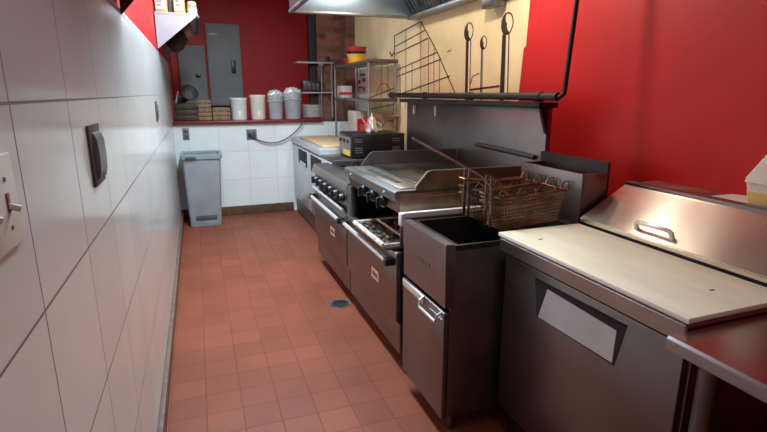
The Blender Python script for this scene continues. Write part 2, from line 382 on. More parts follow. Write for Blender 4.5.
def carton(x0, x1, y0, y1, h, label, body, band, name='spice_carton'):
    t = thing(name, label, 'carton', ((x0 + x1) / 2, (y0 + y1) / 2, 2.105))
    MB().box(x0, x1, y0, y1, 2.105, 2.105 + h, .004).build('carton_body', body, t)
    MB().box(x0 + .008, x1 - .012, y0 - .0015, y0, 2.105 + .035, 2.105 + h * .82).build('label_panel', 'card_w' if body == 'card_y' else 'card_y', t)
    for k in range(4):
        z = 2.105 + h * (.28 + .13 * k); w = (x1 - x0) * (.35 + .2 * random.random())
        MB().box(x0 + .018, x0 + .018 + w * .8, y0 - .003, y0 - .0015, z, z + .011).build('print_line', band, t)
    MB().prism([(x0, 2.105 + h), (x1, 2.105 + h), ((x0 + x1) / 2 + .01, 2.105 + h + .03), ((x0 + x1) / 2 - .01, 2.105 + h + .03)], 'y', y0, y1).build('folded_top', body, t)
carton(-.258, -.160, 4.90, 5.0, .22, 'white carton with purple print at the wall end of the white shelf', 'card_y', 'purple')
carton(-.112, -.020, 4.93, 5.03, .26, 'tall yellow carton with brown print in the middle of the white shelf', 'card_y', 'brownprint')
j = thing('spice_jar', 'short yellow jar with rounded lid at the outer end of the white shelf', 'jar', (.035, 4.98, 2.105))
MB().lathe([(0, 0), (.038, 0), (.042, .008), (.042, .075), (.036, .09), (0, .09)], (.035, 4.98, 2.105)).build('jar_body', 'card_y', j)
MB().lathe([(.0, .088), (.038, .088), (.040, .094), (.038, .112), (.02, .122), (0, .124)], (.035, 4.98, 2.105)).build('lid', 'card_w', j)
MB().lathe([(.0425, .02), (.0432, .022), (.0432, .06), (.0425, .062)], (.035, 4.98, 2.105)).build('label_band', 'card_w', j)
j = thing('sauce_bottle', 'slim whitish bottle between the two cartons on the white shelf', 'bottle', (-.137, 5.05, 2.105))
MB().lathe([(0, 0), (.019, 0), (.021, .006), (.021, .12), (.012, .155), (.010, .18), (0, .18)], (-.137, 5.05, 2.105), 16).build('bottle_body', 'grey_tub', j)
MB().lathe([(0, .178), (.012, .178), (.012, .2), (0, .2)], (-.137, 5.05, 2.105), 16).build('cap', 'card_y', j)

# dark bag shape, mostly standing in for the shadow below the far bracket
bg = thing('shadow_bag', 'dark bag shape standing mostly for the shadow under the white shelf', 'bag', (-.13, 5.7, 1.72))
b = bmesh.new(); bmesh.ops.create_icosphere(b, subdivisions=4, radius=1)
for v in b.verts:
    n = .1 * math.sin(v.co.x * 5 + v.co.z * 4) + .07 * math.sin(v.co.y * 9 + v.co.z * 3)
    v.co = Vector((-.135 + (.11 + .02 * n) * v.co.x * (1 + .45 * v.co.z) , 5.62 + .12 * v.co.y * (1 + n), 1.95 + .115 * v.co.z * (1 + n * .4)))
bb = MB(); bb._merge(b); bb.build('bag_body', 'wood_dark', bg)
MB().tube([(-.17, 5.62, 2.0), (-.16, 5.62, 2.06), (-.11, 5.62, 2.082), (-.06, 5.62, 2.06), (-.05, 5.62, 2.0)], .008, 6).build('strap', 'wood_dark', bg)
pk = MB()
b = bmesh.new(); bmesh.ops.create_icosphere(b, subdivisions=4, radius=1)
for v in b.verts:
    n = .18 * math.sin(v.co.x * 6 + v.co.z * 5) + .1 * math.sin(v.co.y * 8)
    v.co = Vector((-.015 + .045 * v.co.x * (1 + n), 5.35 + .05 * v.co.y, 2.023 + .062 * v.co.z * (1 + n) - .3 * .05 * v.co.x))
pk._merge(b); tag(pk.build('cloth_bundle', 'pink', base=(-.015, 5.35, 1.97)), 'dusky pink cloth bundle tucked up under the white shelf', 'cloth')

# electrical panels on the red back wall
def epanel(x0, x1, z0, z1, label, m, latch):
    t = thing('electrical_panel', label, 'electrical panel', ((x0 + x1) / 2, YB - .003, z0))
    MB().box(x0, x1, YB - .09, YB - .003, z0, z1, .004).build('cabinet', m, t)
    d = MB().box(x0 + .015, x1 - .015, YB - .104, YB - .09, z0 + .02, z1 - (.02 if latch[2] else .20), .003).build('door', m, t)
    MB().box(latch[0] - .03, latch[0] + .03, YB - .125, YB - .104, latch[1] - .06 * latch[2] - .025, latch[1] + .06 * latch[2] + .025, .004).build('latch', 'black', d)
    s = MB()
    for k in range(1): s.box(x0 + .04, x0 + .15, YB - .1065, YB - .104, z1 - .15, z1 - .12)
    if latch[2]: s.build('nameplate', 'plate_mid', d)
epanel(.200, .640, 1.28, 2.36, 'tall grey electrical panel door on the red back wall', 'panel', (.53, 1.80, 1))
epanel(-.175, .168, 1.26, 2.07, 'shorter grey electrical cabinet left of the tall one on the red back wall', 'panel2', (.06, 1.68, 0))

# ------------------------------------------------------------------ things on the counter
ZT = 1.135
def tub(x, r, h, label, top, body='white_pl', name='food_tub', grp=None, y=6.46):
    t = thing(name, label, 'tub', (x, y, ZT))
    MB().lathe([(0, 0), (r * .90, 0), (r * .93, .006), (r, h * .86), (r * 1.02, h * .87), (r * 1.02, h * .9), (0, h * .9)], (x, y, ZT), 32).build('tub_body', body, t)
    if top == 'lid':
        MB().lathe([(0, h * .885), (r * 1.05, h * .885), (r * 1.06, h * .9), (r * 1.06, h * .955), (r * 1.0, h * .975), (r * .9, h * .965), (0, h * .965)], (x, y, ZT), 32).build('lid', body, t)
        if True:
            MB().box(x - .012, x + .012, y - r * 1.0 - .004, y - r * .9, ZT + .03, ZT + .10, .002).build('label_strip', 'paper', t)
    else:
        b = bmesh.new(); bmesh.ops.create_icosphere(b, subdivisions=4, radius=1)
        for v in b.verts:
            n = .22 * math.sin(9 * v.co.x + 5 * v.co.y) + .18 * math.sin(12 * v.co.y - 7 * v.co.x + 4 * v.co.z)
            zz = v.co.z if v.co.z > 0 else v.co.z * .6
            v.co = Vector((x + r * 1.04 * v.co.x * (1 + n * .3), y + r * 1.04 * v.co.y * (1 + n * .3), ZT + h * .86 + zz * h * .16 * (1 + n)))
        w = MB(); w._merge(b); w.build('bag_cover', 'foil', t)
        MB().tube([(x + r * 1.035 * math.cos(a), y + r * 1.035 * math.sin(a), ZT + h * (.66 + .02 * math.sin(3 * a))) for a in [2 * PI * k / 30 for k in range(30)]], .006, 6, True).build('tie_band', 'foil', t)
        MB().lathe([(r * .985, h * .70), (r * 1.03, h * .71), (r * 1.03, h * .86), (r * .98, h * .87)], (x, y, ZT), 32).build('bag_skirt', 'grey_tub', t)
tub(.487, .098, .265, 'white lidded plastic tub, first from the left on the dark red counter', 'lid')
tub(.715, .092, .300, 'cream lidded plastic tub, second from the left on the counter', 'lid', 'cream_pl')
tub(.930, .092, .335, 'grey tub with bunched plastic over its top beside the cream tub', 'bag', 'grey_tub')
tub(1.145, .108, .365, 'larger grey tub with bunched plastic top nearest the plates', 'bag', 'grey_tub')
# crates
def crate(x0, x1, y0, y1, z0, z1, label, m, n=4, ztop=None):
    t = thing('wooden_crate', label, 'crate', ((x0 + x1) / 2, (y0 + y1) / 2, z0))
    h = (z1 - z0) / n
    for k in range(n):
        za = z0 + k * h + .003; zb = z0 + (k + 1) * h - .004
        s = MB()
        s.box(x0, x1, y0, y0 + .012, za, zb, .002); s.box(x0, x1, y1 - .012, y1, za, zb, .002)
        s.box(x0, x0 + .012, y0 + .012, y1 - .012, za, zb, .002); s.box(x1 - .012, x1, y0 + .012, y1 - .012, za, zb, .002)
        s.build('slat', m, t)
    p = MB()
    for (x, y) in ((x0 + .012, y0 + .012), (x1 - .032, y0 + .012), (x0 + .012, y1 - .032), (x1 - .032, y1 - .032)): p.box(x, x + .02, y, y + .02, z0, z1)
    p.box(x0 + .012, x1 - .012, y0 + .012, y1 - .012, z0 + .002, z0 + .012)
    p.build('corner_posts', 'wood_dark', t)
crate(-.235, .005, 6.36, 6.62, ZT, 1.33, 'dark wooden crate at the left end of the counter against the wall', 'wood_dark', 3)
crate(.02, .165, 6.36, 6.56, ZT, 1.375, 'tall pale slatted crate beside the dark crate on the counter', 'wood', 5)
crate(.180, .375, 6.36, 6.56, ZT, 1.285, 'low pale slatted crate next to the first white tub', 'wood', 3)
# metal bowls leaning in the dark crate
M['bowl_grey'] = mat('dull_bowl_metal', (.16, .15, .15), .4, .7, var=.1)
bw = thing('metal_bowl', 'dull grey bowl tipped on its side on the dark crate', 'bowl', (-.09, 6.47, 1.33))
def bowl_mb(r, h): return [(0, 0), (r * .5, 0), (r * .8, h * .35), (r, h), (r * 1.04, h), (r * 1.03, h + .004), (r * .97, h + .003), (r * .76, h * .4), (r * .46, .006), (0, .006)]
MB().lathe(bowl_mb(.10, .08), (-.075, 6.45, 1.42), 28, Matrix.Rotation(math.radians(60), 4, 'X') @ Matrix.Rotation(.3, 4, 'Y')).build('bowl_shell', 'bowl_grey', bw)
bw = tag(MB().lathe(bowl_mb(.095, .07), (-.165, 6.52, 1.335), 28).build('metal_bowl', 'bowl_grey', base=(-.165, 6.52, 1.335)), 'dull grey bowl sitting upright on the dark crate by the wall', 'bowl')
tag(MB().bar((-.215, 6.37, 1.338), (-.185, 6.40, 1.47), .02, .006).build('spatula', 'chrome', base=(-.215, 6.37, 1.335)), 'shiny steel spatula leaning up from the dark crate', 'spatula')

# double overshelf on counter (white) with plates and black box
ra = thing('counter_shelf', 'two-tier white overshelf on the counter above the stacked plates', 'shelf', (1.43, 6.46, ZT))
MB().box(1.20, 1.66, 6.35, 6.60, 1.805, 1.825, .004).build('shelf_board', 'shelf_w', ra)
MB().box(1.262, 1.66, 6.35, 6.60, 1.445, 1.463, .004).build('shelf_board', 'shelf_w', ra)
for (x, y, z0) in ((1.64, 6.365, ZT), (1.64, 6.405, ZT), (1.505, 6.365, 1.463)):
    MB().cyl((x, y, z0), (x, y, 1.806), .011, 10).build('post', 'rack', ra)
MB().cyl((1.505, 6.40, ZT), (1.505, 6.40, 1.446), .010, 10).build('post', 'rack', ra)
MB().box(1.48, 1.53, 6.352, 6.37, 1.775, 1.806, .002).build('post_bracket', 'rack', ra)
bx = thing('storage_box', 'black slotted box on the lower tier of the white overshelf', 'box', (1.40, 6.45, 1.463))
MB().box(1.27, 1.49, 6.37, 6.58, 1.464, 1.60, .006).build('casing', 'black', bx)
sp = MB()
for k in range(4): sp.box(1.285 + .05 * k, 1.32 + .05 * k, 6.367, 6.371, 1.49, 1.57, .002)
sp.build('grille', 'plate_grey', bx)
PL = None; pz = ZT
for k in range(9):
    r = .128 + random.uniform(-.004, .004)
    if PL is None:
        mbp = MB().lathe([(0, 0), (.075, 0), (.08, .004), (.126, .017), (.129, .019), (.127, .0215), (.08, .0085), (0, .0065)], (0, 0, 0), 36)
        PL = mbp.build('dinner_plate', 'plate'); PL.location = (1.462 - .03 + .03, 6.48, pz)
        tag(PL, 'white dinner plate in the stack on the counter under the overshelf', 'plate', 'plates stacked under the overshelf'); PL.location = (1.40, 6.49, pz)
    else:
        c = PL.copy(); COL.objects.link(c); c.location = (1.40 + random.uniform(-.004, .004), 6.49, pz)
    pz += .0185
# paper cup and dark mug on the top tier
tag(MB().lathe([(0, 0), (.035, 0), (.042, .05), (.043, .07), (.039, .07), (.034, .01), (0, .01)], (1.60, 6.45, 1.825), 20).build('mug', 'black', base=(1.60, 6.45, 1.825)), 'small black mug on the top tier of the white overshelf', 'mug')

# ------------------------------------------------------------------ trash bin
bn = thing('trash_bin', 'tall grey plastic waste bin standing against the half wall', 'trash bin', (.02, 5.96, 0))
def rect(x0, x1, y0, y1, z): return [(x0, y0, z), (x1, y0, z), (x1, y1, z), (x0, y1, z)]
b = bmesh.new()
def rr(x0, x1, y0, y1, z, r, n=4):
    out = []
    for cx, cy, a0 in ((x1 - r, y1 - r, 0), (x0 + r, y1 - r, 90), (x0 + r, y0 + r, 180), (x1 - r, y0 + r, 270)):
        for k in range(n + 1):
            a = math.radians(a0 + 90 * k / n); out.append((cx + r * math.cos(a), cy + r * math.sin(a), z))
    return out
def loft(sections, capb=True, capt=False):
    b = bmesh.new(); rings = [[b.verts.new(p) for p in s] for s in sections]
    for A, B in zip(rings, rings[1:]):
        n = len(A)
        for k in range(n): b.faces.new((A[k], A[(k + 1) % n], B[(k + 1) % n], B[k]))
    if capb: b.faces.new(rings[0][::-1])
    if capt: b.faces.new(rings[-1])
    bmesh.ops.recalc_face_normals(b, faces=b.faces); m = MB(); m._merge(b); return m
loft([rr(-.165, .165, 5.78, 6.14, 0, .03), rr(-.168, .170, 5.775, 6.145, .02, .03), rr(-.19, .205, 5.75, 6.175, .765, .035), rr(-.18, .195, 5.76, 6.165, .765, .03), rr(-.155, .158, 5.79, 6.13, .03, .03)], True, True).build('bin_body', 'bin', bn)
loft([rr(-.18, .195, 5.76, 6.165, .75, .03), rr(-.205, .222, 5.735, 6.19, .755, .04), rr(-.207, .224, 5.733, 6.192, .795, .04), rr(-.197, .212, 5.745, 6.18, .803, .035), rr(-.18, .195, 5.76, 6.165, .79, .03), rr(-.18, .195, 5.76, 6.165, .75, .03)], False).build('rim', 'bin', bn)
MB().box(-.10, .12, 5.762, 5.783, .075, .125, .006).build('foot_recess', 'bin_dark', bn)
h = MB(); h.box(-.16, -.05, 5.722, 5.738, .755, .785, .005); h.build('handle', 'bin_dark', bn)

# ------------------------------------------------------------------ white undercounter fridge
fx = 1.07
fr = thing('worktop_fridge', 'white two-door worktop fridge at the far end of the cooking line', 'fridge', (1.4, 5.2, 0))
MB().box(fx + .02, 1.86, 4.20, 6.16, .20, .86, .004).build('body', 'fridge', fr)
MB().box(fx + .06, 1.85, 4.22, 6.15, .0, .20).build('kick_base', 'black_steel', fr)
MB().box(fx + .02, fx + .05, 4.20, 6.16, .02, .20, .004).build('kick_panel', 'steel_dark', fr)
MB().box(fx, 1.87, 4.18, 4.66, .86, .885, .004).build('low_worktop', 'steel_dark', fr)
MB().box(fx - .01, 1.87, 4.66, 6.17, .87, .935, .006).build('worktop', 'fridge', fr)
for (y0, y1, hy) in ((4.22, 5.16, 4.85), (5.19, 6.14, 5.52)):
    d = MB().box(fx - .005, fx + .02, y0, y1, .215, .855, .006).build('door', 'fridge', fr)
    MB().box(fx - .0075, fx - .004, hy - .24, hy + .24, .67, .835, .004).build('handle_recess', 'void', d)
    MB().prism([(fx - .009, .675), (fx - .003, .675), (fx - .003, .735), (fx - .006, .735)], 'y', hy - .17, hy + .17).build('handle_pull', 'fridge', d)
cb = MB().box(1.12, 1.50, 4.72, 5.95, .9355, .955, .005).build('cutting_board', 'wood_board', base=(1.3, 5.3, .9355))
tag(cb, 'tan cutting board lying on the white fridge worktop', 'cutting board')

# rack over the fridge
rk = thing('wire_rack', 'grey two-tier steel rack above the far fridge with coloured bowls on top', 'rack', (1.7, 5.3, .925))
for (z, nm, x0) in ((1.735, 'rack_shelf', 1.555), (1.372, 'rack_shelf', 1.56)):
    s = MB(); s.box(x0, 1.86, 4.70, 5.98, z, z + .022, .005)
    o = s.build(nm, 'rack', rk)
    MB().box(x0 - .006, 1.866, 4.685, 4.70, z - .006, z + .03, .005).build('shelf_edge', 'shelf_edge', o)
for (x, y) in ((1.572, 4.71), (1.846, 4.71), (1.572, 5.96), (1.846, 5.96)):
    MB().cyl((x, y, .936), (x, y, 1.737), .0125, 12).build('post', 'rack', rk)
def obowl(x, y, z, r, h, m, label):
    o = MB().lathe([(0, 0), (r * .45, 0), (r * .5, .006), (r * .82, h * .5), (r, h), (r * 1.03, h), (r * 1.03, h + .006), (r * .96, h + .004), (r * .78, h * .5), (r * .45, .012), (0, .012)], (x, y, z), 30).build('mixing_bowl', m, base=(x, y, z))
    return tag(o, label, 'bowl')
# stacked tubs on the rack top
def otub(x, y, z, r, h, m, label, top=1.12):
    o = MB().lathe([(0, 0), (r * .80, 0), (r * .83, .005), (r, h), (r * 1.05, h), (r * 1.05, h + .008), (r * .97, h + .006), (r * .80, .01), (0, .01)], (x, y, z), 30).build('plastic_tub', m, base=(x, y, z))
    return tag(o, label, 'tub')
otub(1.655, 5.36, 1.757, .100, .085, 'yellow', 'yellow plastic tub at the bottom of the stack on the rack')
otub(1.655, 5.36, 1.785, .103, .085, 'black', 'black plastic tub nested between the yellow and red ones')
otub(1.655, 5.36, 1.822, .106, .095, 'redpl', 'red plastic tub topmost on the rack beside the brick pier')
tag(otub(1.68, 5.72, 1.757, .07, .06, 'redpl', 'small red tub at the far end of the rack top behind the yellow one'), 'small red tub at the far end of the rack top behind the yellow one', 'tub')
# lower rack: white cartons
t = thing('food_carton', 'white carton with red stripe on the lower tier of the grey rack', 'carton', (1.63, 5.80, 1.394))
MB().box(1.575, 1.70, 5.70, 5.90, 1.394, 1.53, .004).build('carton_body', 'card_w', t); MB().box(1.5735, 1.7015, 5.6985, 5.80, 1.43, 1.46).build('stripe', 'redpl', t)
# on the fridge top under the rack
t = thing('food_carton', 'white carton with red picture on the fridge worktop under the rack', 'carton', (1.62, 5.45, .945))
MB().box(1.60, 1.74, 5.25, 5.55, .936, 1.26, .005).build('carton_body', 'card_w', t); MB().box(1.62, 1.72, 5.248, 5.2505, 1.0, 1.18).build('printed_panel', 'redpl', t)
t = thing('snack_bag', 'dark red foil bag slumped beside the white carton under the rack', 'bag', (1.60, 5.0, .925))
b = bmesh.new(); bmesh.ops.create_icosphere(b, subdivisions=4, radius=1)
for v in b.verts:
    n = .10 * math.sin(9 * v.co.x + 5 * v.co.z) + .07 * math.sin(12 * v.co.y + 4 * v.co.z)
    v.co = Vector((1.655 + .075 * v.co.x * (1 + n), 5.0 + .10 * v.co.y, 1.066 + .13 * v.co.z * (1 + n * .5)))
w = MB(); w._merge(b); w.build('bag_body', 'redpl', t); MB().box(1.60, 1.71, 4.995, 5.005, 1.165, 1.20, .002).build('crimped_top', 'redpl', t)
t = thing('cardboard_box', 'open tan cardboard box against the yellow wall behind the steel utensils', 'box', (1.75, 4.95, .925))
MB().box(1.75, 1.88, 4.75, 5.15, .936, 1.17, .004).build('box_body', 'cardboard', t)
MB().hexa([(1.75, 4.75, 1.17), (1.88, 4.75, 1.17), (1.88, 4.757, 1.17), (1.75, 4.757, 1.17)], [(1.75, 4.66, 1.23), (1.88, 4.66, 1.23), (1.88, 4.667, 1.235), (1.75, 4.667, 1.235)]).build('flap', 'cardboard', t)
MB().hexa([(1.75, 4.75, 1.17), (1.757, 4.75, 1.17), (1.757, 5.15, 1.17), (1.75, 5.15, 1.17)], [(1.70, 4.75, 1.25), (1.707, 4.75, 1.252), (1.707, 5.15, 1.252), (1.70, 5.15, 1.25)]).build('flap', 'cardboard', t)

# toaster oven + utensils
to = thing('toaster_oven', 'black countertop oven with yellow sticker between the fridge and the burner range', 'toaster oven', (1.47, 4.42, .885))
MB().box(1.245, 1.745, 4.21, 4.62, .897, 1.10, .008).build('casing', 'black', to)
MB().box(1.2415, 1.2455, 4.24, 4.60, .91, 1.07, .002).build('control_panel', 'plate_mid', to)
MB().box(1.2395, 1.2425, 4.25, 4.47, .905, .955).build('warning_sticker', 'sticker', to)
for y in (4.30, 4.42, 4.54): MB().cyl((1.242, y, 1.035), (1.227, y, 1.035), .018, 14).build('control_knob', 'black', to)
v = MB()
for k in range(3):
    for x in (1.31, 1.66): v.box(x - .035, x + .035, 4.207, 4.211, .935 + .02 * k, .943 + .02 * k)
for k in range(2):
    for x in (1.31, 1.66): v.box(x - .035, x + .035, 4.207, 4.211, 1.03 + .02 * k, 1.038 + .02 * k)
v.build('vent_louvres', 'plate_mid', to)
for (x, y) in ((1.27, 4.24), (1.71, 4.24), (1.27, 4.59), (1.71, 4.59)): MB().cyl((x, y, .884), (x, y, .90), .016, 10).build('foot', 'black', to)
ut = thing('utensil_pot', 'shiny steel pot on top of the black oven', 'pot', (1.50, 4.40, 1.10))
MB().lathe([(0, 0), (.052, 0), (.058, .006), (.058, .035), (.045, .06), (.040, .10), (.030, .135), (.010, .150), (0, .152)], (1.49, 4.38, 1.10), 24).build('pot_body', 'chrome', ut)
MB().tube([(1.52, 4.37, 1.12), (1.565, 4.35, 1.125), (1.572, 4.35, 1.17), (1.525, 4.365, 1.20)], .006, 8).build('handle', 'chrome', ut)
MB().lathe([(0, 0), (.007, 0), (.009, .012), (.004, .028), (0, .03)], (1.49, 4.38, 1.251), 12).build('lid_knob', 'chrome', ut)
tg = thing('serving_tongs', 'steel tongs lying open against the steel pot on the black oven', 'tongs', (1.44, 4.36, 1.10))
MB().bar((1.465, 4.31, 1.11), (1.385, 4.33, 1.225), .018, .006).build('tong_arm', 'chrome', tg)
MB().bar((1.478, 4.29, 1.11), (1.425, 4.30, 1.20), .018, .006).build('tong_arm', 'steel_dark', tg)
MB().cyl((1.455, 4.30, 1.112), (1.490, 4.30, 1.112), .011, 10).build('tong_hinge', 'steel', tg)
tag(MB().bar((1.575, 4.45, 1.105), (1.70, 4.47, 1.225), .026, .006).build('steel_scraper', 'steel', base=(1.575, 4.45, 1.10)), 'flat steel scraper leaning away to the right of the steel pot', 'scraper')

# ------------------------------------------------------------------ ranges
def handle_bar(parent, x, y0, y1, z):
    s = MB()
    s.tube([(x, y1 - .01, z), (x, y0 + .01, z)], .013, 10)
    h = s.build('oven_handle', 'chrome', parent)
    for y in (y0, y1): MB().box(x - .016, x + .05, y - .02, y + .02, z - .021, z + .019, .006).build('handle_end', 'black', h)
    return h
def oven_front(t, y0, y1, hz):
    d = MB().box(.885, .925, y0 + .012, y1 - .012, .285, hz + .05, .006).build('oven_door', 'steel', t)
    handle_bar(d, .850, y0 + .05, y1 - .05, hz)
    yc = (y0 + y1) / 2 - .125
    bd = MB().box(.8815, .886, yc - .06, yc + .06, .41, .472, .003).build('badge', 'badge', d)
    MB().box(.8805, .8818, yc - .042, yc + .042, .430, .454, .001).build('badge_inset', 'mark', bd)
    MB().box(.905, .93, y0 + .008, y1 - .008, .10, .27, .005).build('lower_panel', 'steel', t)
    MB().box(.935, 1.675, y0 + .004, y1 - .004, .08, .64).build('oven_body', 'black_steel', t)
    for (x, y) in ((.99, y0 + .07), (.99, y1 - .07), (1.62, y0 + .07), (1.62, y1 - .07)):
        MB().cyl((x, y, 0), (x, y, .082), .02, 12).build('foot', 'steel_dark', t)

A0, A1 = 3.15, 4.15
r1 = thing('burner_range', 'six-burner steel range with black knobs in front of the white fridge', 'range', (1.33, (A0 + A1) / 2, 0))
oven_front(r1, A0, A1, .605)
MB().prism([(.935, .64), (.915, .70), (.905, .80), (.93, .82), (1.675, .82), (1.675, .64)], 'y', A0 + .004, A1 - .004).build('burner_body', 'black_steel', r1)
MB().prism([(.905, .705), (.893, .80), (.915, .80), (.925, .705)], 'y', A0 + .02, A1 - .02).build('control_panel', 'steel_dark', r1)
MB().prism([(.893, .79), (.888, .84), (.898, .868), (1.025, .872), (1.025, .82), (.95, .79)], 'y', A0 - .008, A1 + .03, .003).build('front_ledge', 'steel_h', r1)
MB().box(1.02, 1.675, A0, A1, .82, .85, .003).build('burner_tray', 'black_steel', r1)
for k in range(6):
    y = 4.03 - k * .158
    kb = MB(); kb.lathe([(0, 0), (.031, 0), (.033, .006), (.028, .03), (.024, .036), (0, .036)], (.895, y, .755), 18, Matrix.Rotation(-PI / 2, 4, 'Y'))
    kb.box(.842, .862, y - .006, y + .006, .727, .783, .003)
    kb.build('knob', 'black', r1)
for i in range(3):
    for jx in range(2):
        gx0 = 1.03 + jx * .32; gx1 = gx0 + .31; gy0 = A0 + .02 + i * .30; gy1 = gy0 + .285
        g = MB(); z = .872
        for (p, q) in (((gx0, gy0), (gx1, gy0)), ((gx1, gy0), (gx1, gy1)), ((gx1, gy1), (gx0, gy1)), ((gx0, gy1), (gx0, gy0))): g.bar((*p, z), (*q, z), .014, .018)
        cx, cy = (gx0 + gx1) / 2, (gy0 + gy1) / 2
        for k in range(8):
            a = k * PI / 4; R1 = .16 if k % 2 == 0 else .19
            g.bar((cx + .04 * math.cos(a), cy + .04 * math.sin(a), z), (max(gx0, min(gx1, cx + R1 * math.cos(a))), max(gy0, min(gy1, cy + R1 * math.sin(a))), z), .012, .018)
        for (p, q) in ((gx0, gy0), (gx1, gy0), (gx0, gy1), (gx1, gy1)): g.box(p - .007, p + .007, q - .007, q + .007, .848, .874)
        o = g.build('burner_grate', 'iron', r1)
        MB().lathe([(0, .85), (.05, .85), (.05, .862), (.03, .868), (0, .868)], (cx, cy, 0), 16).build('burner_cap', 'iron', o)
tubey = MB().tube([(.868, A1 - .05, .685), (.868, A0 + .03, .685)], .009, 8); tubey.build('towel_rail', 'chrome', r1)

B0, B1 = 2.22, 3.14
r2 = thing('griddle_range', 'steel range with flat griddle top and open grease tray in the middle of the line', 'range', (1.33, (B0 + B1) / 2, 0))
oven_front(r2, B0, B1, .615)
cav = MB()
cav.box(.93, 1.675, B0 + .004, B0 + .02, .64, .86); cav.box(.93, 1.675, B1 - .02, B1 - .004, .64, .86); cav.box(1.45, 1.675, B0 + .02, B1 - .02, .64, .86); cav.box(.93, 1.45, B0 + .02, B1 - .02, .64, .655)
cav.build('broiler_cavity', 'black_steel', r2)
MB().box(.89, .93, B1 - .09, B1 - .004, .64, .86, .004).build('side_post', 'steel_dark', r2)
gb = MB(); gb.prism([(.915, .86), (.895, .925), (.875, .93), (.872, .978), (.885, .985), (1.675, .985), (1.675, .86)], 'y', B0, B1 - .02, .002)
gb.build('griddle_body', 'steel_dark', r2)
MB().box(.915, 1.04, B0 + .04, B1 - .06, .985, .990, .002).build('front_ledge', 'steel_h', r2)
MB().box(.955, .985, B0 + .20, B1 - .22, .9895, .9925, .001).build('grease_slot', 'void', r2)
MB().box(1.045, 1.67, B0 + .02, B1 - .04, .985, .998, .002).build('griddle_plate', 'griddle', r2)
for y in (B1 - .035, B0 + .012):
    MB().prism([(.985, .96), (.985, 1.003), (1.048, 1.073), (1.07, 1.078), (1.675, 1.075), (1.675, .96)], 'y', y - .010, y + .010, .002).build('side_splash', 'steel_warm' if y < 2.5 else 'steel_dark', r2)
ns = MB(); ns.box(.90, 1.675, B0 - .004, B0 + .002, .70, .97, .001); ns.build('end_panel', 'steel_warm', r2)
nr = MB(); nr.bar((1.03, B0 - .006, .955), (1.55, B0 - .006, .958), .008, .008); nr.build('panel_seam', 'steel_warm', r2)
for y in (2.74, 2.58, 2.42):
    kb = MB(); kb.lathe([(0, 0), (.033, 0), (.035, .006), (.030, .03), (.025, .038), (0, .038)], (.898, y, .894), 18, Matrix.Rotation(-PI / 2 + .25, 4, 'Y'))
    kb.box(.845, .866, y - .007, y + .007, .862, .918, .003); kb.build('knob', 'black', r2)
for y in (2.98, 2.38): MB().cyl((.874, y, .955), (.868, y, .955), .006, 8).build('bolt', 'chrome', r2)
tr = thing('grease_tray', 'crumb-filled shallow metal tray pulled out below the griddle knobs', 'tray', (1.1, 2.5, .656))
tm = MB(); tm.box(.845, 1.25, 2.275, 2.79, .672, .680, .001)
tm.build('tray_floor', 'steel_dark', tr)
rm = MB()
rm.tube([(.84, 2.80, .694), (.84, 2.29, .694)], .014, 8); rm.tube([(.985, 2.80, .70), (.985, 2.29, .70)], .008, 8); rm.tube([(.84, 2.80, .694), (1.25, 2.80, .70)], .010, 8); rm.tube([(.84, 2.29, .694), (1.25, 2.285, .70)], .010, 8)
rm.build('tray_rim', 'pale_grease', tr)
cr = MB(); random.seed(11)
for k in range(60):
    x = random.uniform(.86, 1.12); y = random.uniform(2.31, 2.77); r = random.uniform(.006, .016)
    b = bmesh.new(); bmesh.ops.create_icosphere(b, subdivisions=1, radius=r); bmesh.ops.translate(b, vec=(x, y, .682 + r * .5), verts=b.verts); cr._merge(b)
o = cr.build('crumbs', 'dirt', tr); o['kind'] = 'stuff'

# long steel back panel behind both ranges
bgd = thing('back_panel', 'tall dark steel back panel standing behind both ranges', 'splash panel', (1.73, 3.1, .99))
MB().box(1.685, 1.715, 2.16, 4.02, .80, 1.375, .003).build('sheet', 'steel_dark', bgd)
MB().box(1.62, 1.74, 2.15, 4.03, 1.375, 1.405, .006).build('top_ledge', 'black_steel', bgd)
MB().prism([(1.70, 1.20), (1.70, 1.376), (1.64, 1.376)], 'y', 2.16, 2.18).build('end_gusset', 'black_steel', bgd)
for y in (3.85, 3.45): MB().box(1.67, 1.686, y - .01, y + .01, 1.28, 1.355, .003).build('hook', 'chrome', bgd)
MB().box(1.72, 1.76, 2.18, 2.24, 0, .80).build('stand_leg', 'black_steel', bgd); MB().box(1.72, 1.76, 3.94, 4.0, .0, .80).build('stand_leg', 'black_steel', bgd)
ln = thing('wall_bar', 'short dark bar fixed low across the steel back panel behind the fryer', 'bar', (1.66, 2.45, 1.2))
MB().tube([(1.668, 2.82, 1.130), (1.668, 2.22, 1.116)], .013, 10).build('rod', 'pipe', ln)

# ------------------------------------------------------------------ fryer
F0, F1 = 1.665, 2.095
fy = thing('deep_fryer', 'narrow steel floor fryer with a single cupboard door beside the prep table', 'deep fryer', (1.3, (F0 + F1) / 2, 0))
bd = MB()
bd.box(.895, 1.74, F0, F0 + .012, .10, .845, .003); bd.box(.895, 1.74, F1 - .012, F1, .10, .845, .003); bd.box(1.70, 1.74, F0 + .012, F1 - .012, .10, .845); bd.box(.895, 1.70, F0 + .012, F1 - .012, .10, .13)
bd.build('cabinet', 'steel_dark', fy)
fp = MB(); fp.prism([(.872, .605), (.868, .875), (.905, .875), (.915, .845), (.915, .605)], 'y', F0 - .004, F1 + .004, .003); fp.build('front_panel', 'steel', fy)
lm = MB()
for k, w in enumerate((.012, .012, .008, .014, .012)): lm.box(.8683, .8705, 1.93 - k * .03, 1.93 - k * .03 + w * 1.4, .735, .755)
lm.build('embossed_mark', 'steel', fy)
